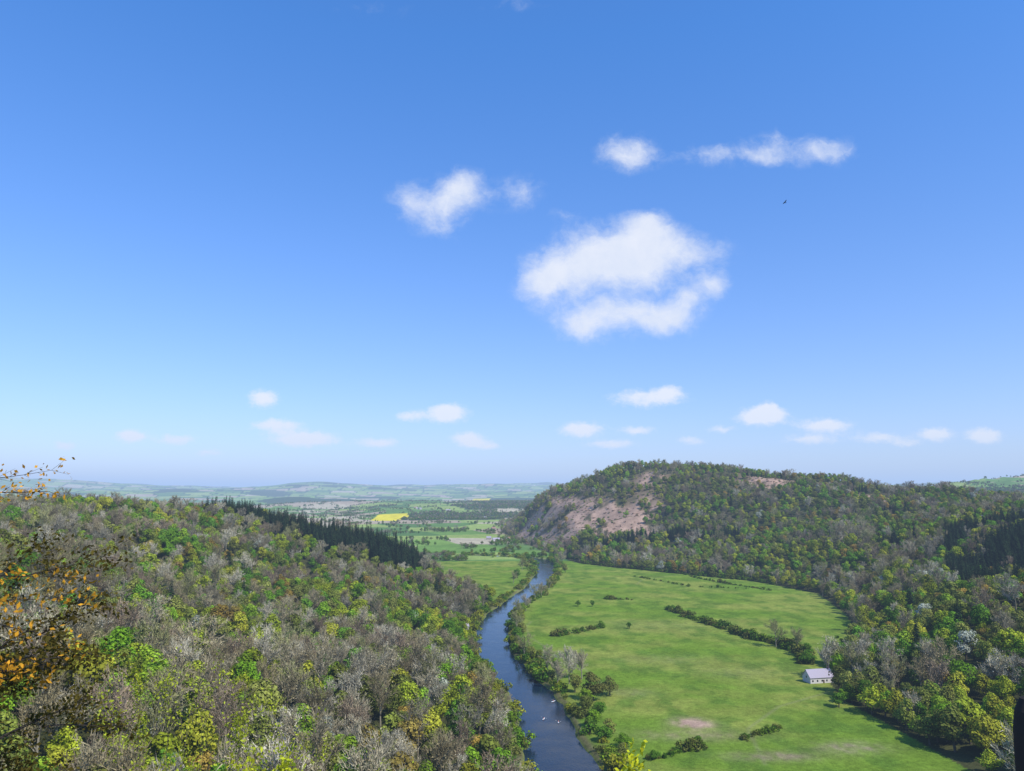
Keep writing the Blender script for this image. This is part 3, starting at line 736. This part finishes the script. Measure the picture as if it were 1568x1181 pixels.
def clouds(lst,wv):
    tot=None
    for u,v_,rx,ry,wt in lst:
        d=V(nt,'MULTIPLY',V(nt,'SUBTRACT',wv,(u,v_,0)).outputs[0],(1/rx,1/ry,0)).outputs[0]
        dd=V(nt,'DOT_PRODUCT',d,d).outputs['Value']
        g=M(nt,'MULTIPLY',M(nt,'EXPONENT',M(nt,'MULTIPLY',dd,-1.0)),wt)
        tot=g if tot is None else M(nt,'ADD',tot,g)
    return tot
BIG=[(.150,.478,.032,.026,.75),(.185,.482,.028,.024,.7),(.268,.472,.055,.016,.6),(.35,.475,.045,.020,.6),(.372,.497,.018,.018,.5),(.438,.481,.055,.020,.7),
 (-.066,.430,.032,.026,.85),(-.100,.395,.040,.036,.85),(-.150,.405,.028,.030,.6),(.010,.419,.040,.026,.6),
 (.035,.285,.030,.034,.9),(.07,.305,.038,.040,1.0),(.115,.325,.045,.036,1.0),(.165,.345,.045,.034,1.0),(.215,.340,.045,.030,.8),(.268,.332,.045,.022,.6),(.165,.318,.045,.018,.6),(.184,.382,.022,.016,.6),(.20,.362,.03,.02,.5),
 (.095,.233,.036,.026,.9),(.155,.245,.05,.028,1.0),(.217,.243,.042,.026,.9),(.280,.286,.026,.018,.7),(.246,.266,.028,.018,.6),(.175,.290,.05,.018,.5),(.22,.30,.04,.016,.35),
 (.08,.385,.03,.012,.28),(-.21,.70,.07,.02,.28),(.0,.71,.07,.015,.28)]
SM=[(-.337,.127,.02,.013,1.0),(-.318,.09,.034,.009,1.0),(-.511,.076,.02,.009,1.3),(-.45,.071,.028,.007,.85),(-.28,.072,.045,.010,1.3),(-.405,.053,.02,.006,.7),
 (-.18,.067,.03,.007,.9),(-.0876,.107,.026,.012,1.3),(-.138,.102,.022,.008,.8),(-.058,.071,.022,.010,1.3),(-.03,.063,.015,.006,.8),(.093,.085,.028,.010,1.2),(.133,.065,.035,.006,.85),
 (.168,.083,.024,.007,.85),(.182,.127,.05,.012,.9),(.213,.137,.018,.009,.8),(.338,.102,.032,.012,1.4),(.345,.112,.014,.010,.9),(.423,.090,.035,.010,1.1),(.493,.074,.035,.007,.85),
 (.57,.078,.022,.009,1.2),(.635,.077,.024,.010,1.2),(.40,.071,.035,.007,.85),(-.6,.062,.018,.008,.75),(.28,.085,.02,.006,.7),(.24,.07,.022,.006,.7),(.53,.066,.02,.005,.7)]
def alpha(t,wv,nscale,lo,hi,amp,yst):
    st_=V(nt,'MULTIPLY',wv,(1,yst,1)).outputs[0]
    n=NOISE(nt,st_,nscale,7,.66)
    t2=M(nt,'ADD',t,M(nt,'MULTIPLY',M(nt,'MULTIPLY',M(nt,'SUBTRACT',n.outputs[0],.5),amp),M(nt,'MINIMUM',M(nt,'MULTIPLY',t,3.0),1.)))
    mr=N(nt,'ShaderNodeMapRange',interpolation_type='SMOOTHSTEP'); link(nt,t2,mr.inputs[0]); mr.inputs[1].default_value=lo; mr.inputs[2].default_value=hi
    return mr.outputs[0]
w1=warped(14,.028,45,.014); w2=warped(45,.009,120,.005)
nb=NOISE(nt,w1,24,4,.6)
cc=MIX(nt,M(nt,'MULTIPLY',nb.outputs[0],.95,clamp=True),(9.6,9.7,10.2,1),(7.0,7.8,9.5,1))
a1=M(nt,'MULTIPLY',alpha(clouds(BIG,w1),w1,20,.14,1.35,1.6,1.2),.95)
a2=M(nt,'MULTIPLY',alpha(clouds(SM,w2),w2,70,.15,1.0,.95,1.8),.9)
def BG(c):
    b_=N(nt,'ShaderNodeBackground'); b_.inputs[1].default_value=.10; link(nt,c,b_.inputs[0]); return b_.outputs[0]
def MS(f,a,b_):
    m_=N(nt,'ShaderNodeMixShader'); link(nt,f,m_.inputs[0]); link(nt,a,m_.inputs[1]); link(nt,b_,m_.inputs[2]); return m_.outputs[0]
def band(v,lo,hi): return M(nt,'MULTIPLY',M(nt,'GREATER_THAN',v,lo),M(nt,'LESS_THAN',v,hi))
front=M(nt,'GREATER_THAN',sp.outputs[1],.1)
mb1=M(nt,'MULTIPLY',front,M(nt,'MULTIPLY',band(VV,.17,.80),band(U,-.42,.66)))
mb2=M(nt,'MULTIPLY',front,M(nt,'MULTIPLY',band(VV,.03,.17),band(U,-.75,.75)))
s0=BG(skc)
s1=MS(mb1,s0,BG(MIX(nt,a1,skc,cc)))
s2=MS(mb2,s1,BG(MIX(nt,a2,skc,(9.6,9.7,10.2,1))))
link(nt,s2,out.inputs[0])

# ---------------------------------------------------------------- sun, camera
sd=bpy.data.lights.new('sun','SUN'); sd.energy=5.0; sd.angle=math.radians(.5); sd.color=(1,.95,.86)
so=bpy.data.objects.new('sun',sd); S.collection.objects.link(so)
az,el=math.radians(SUN_AZ),math.radians(SUN_EL)
dv=Vector((math.sin(az)*math.cos(el),math.cos(az)*math.cos(el),math.sin(el)))
so.rotation_euler=dv.to_track_quat('Z','Y').to_euler(); so.location=(0,0,400)
cd=bpy.data.cameras.new('camera'); cd.sensor_width=36; cd.lens=26.17; cd.clip_start=.1; cd.clip_end=150000
co=bpy.data.objects.new('camera',cd); S.collection.objects.link(co); co.location=(0,0,120); co.rotation_euler=(math.radians(98.23),0,0); S.camera=co
S.view_settings.view_transform='Standard'; S.view_settings.look='None'; S.view_settings.exposure=0
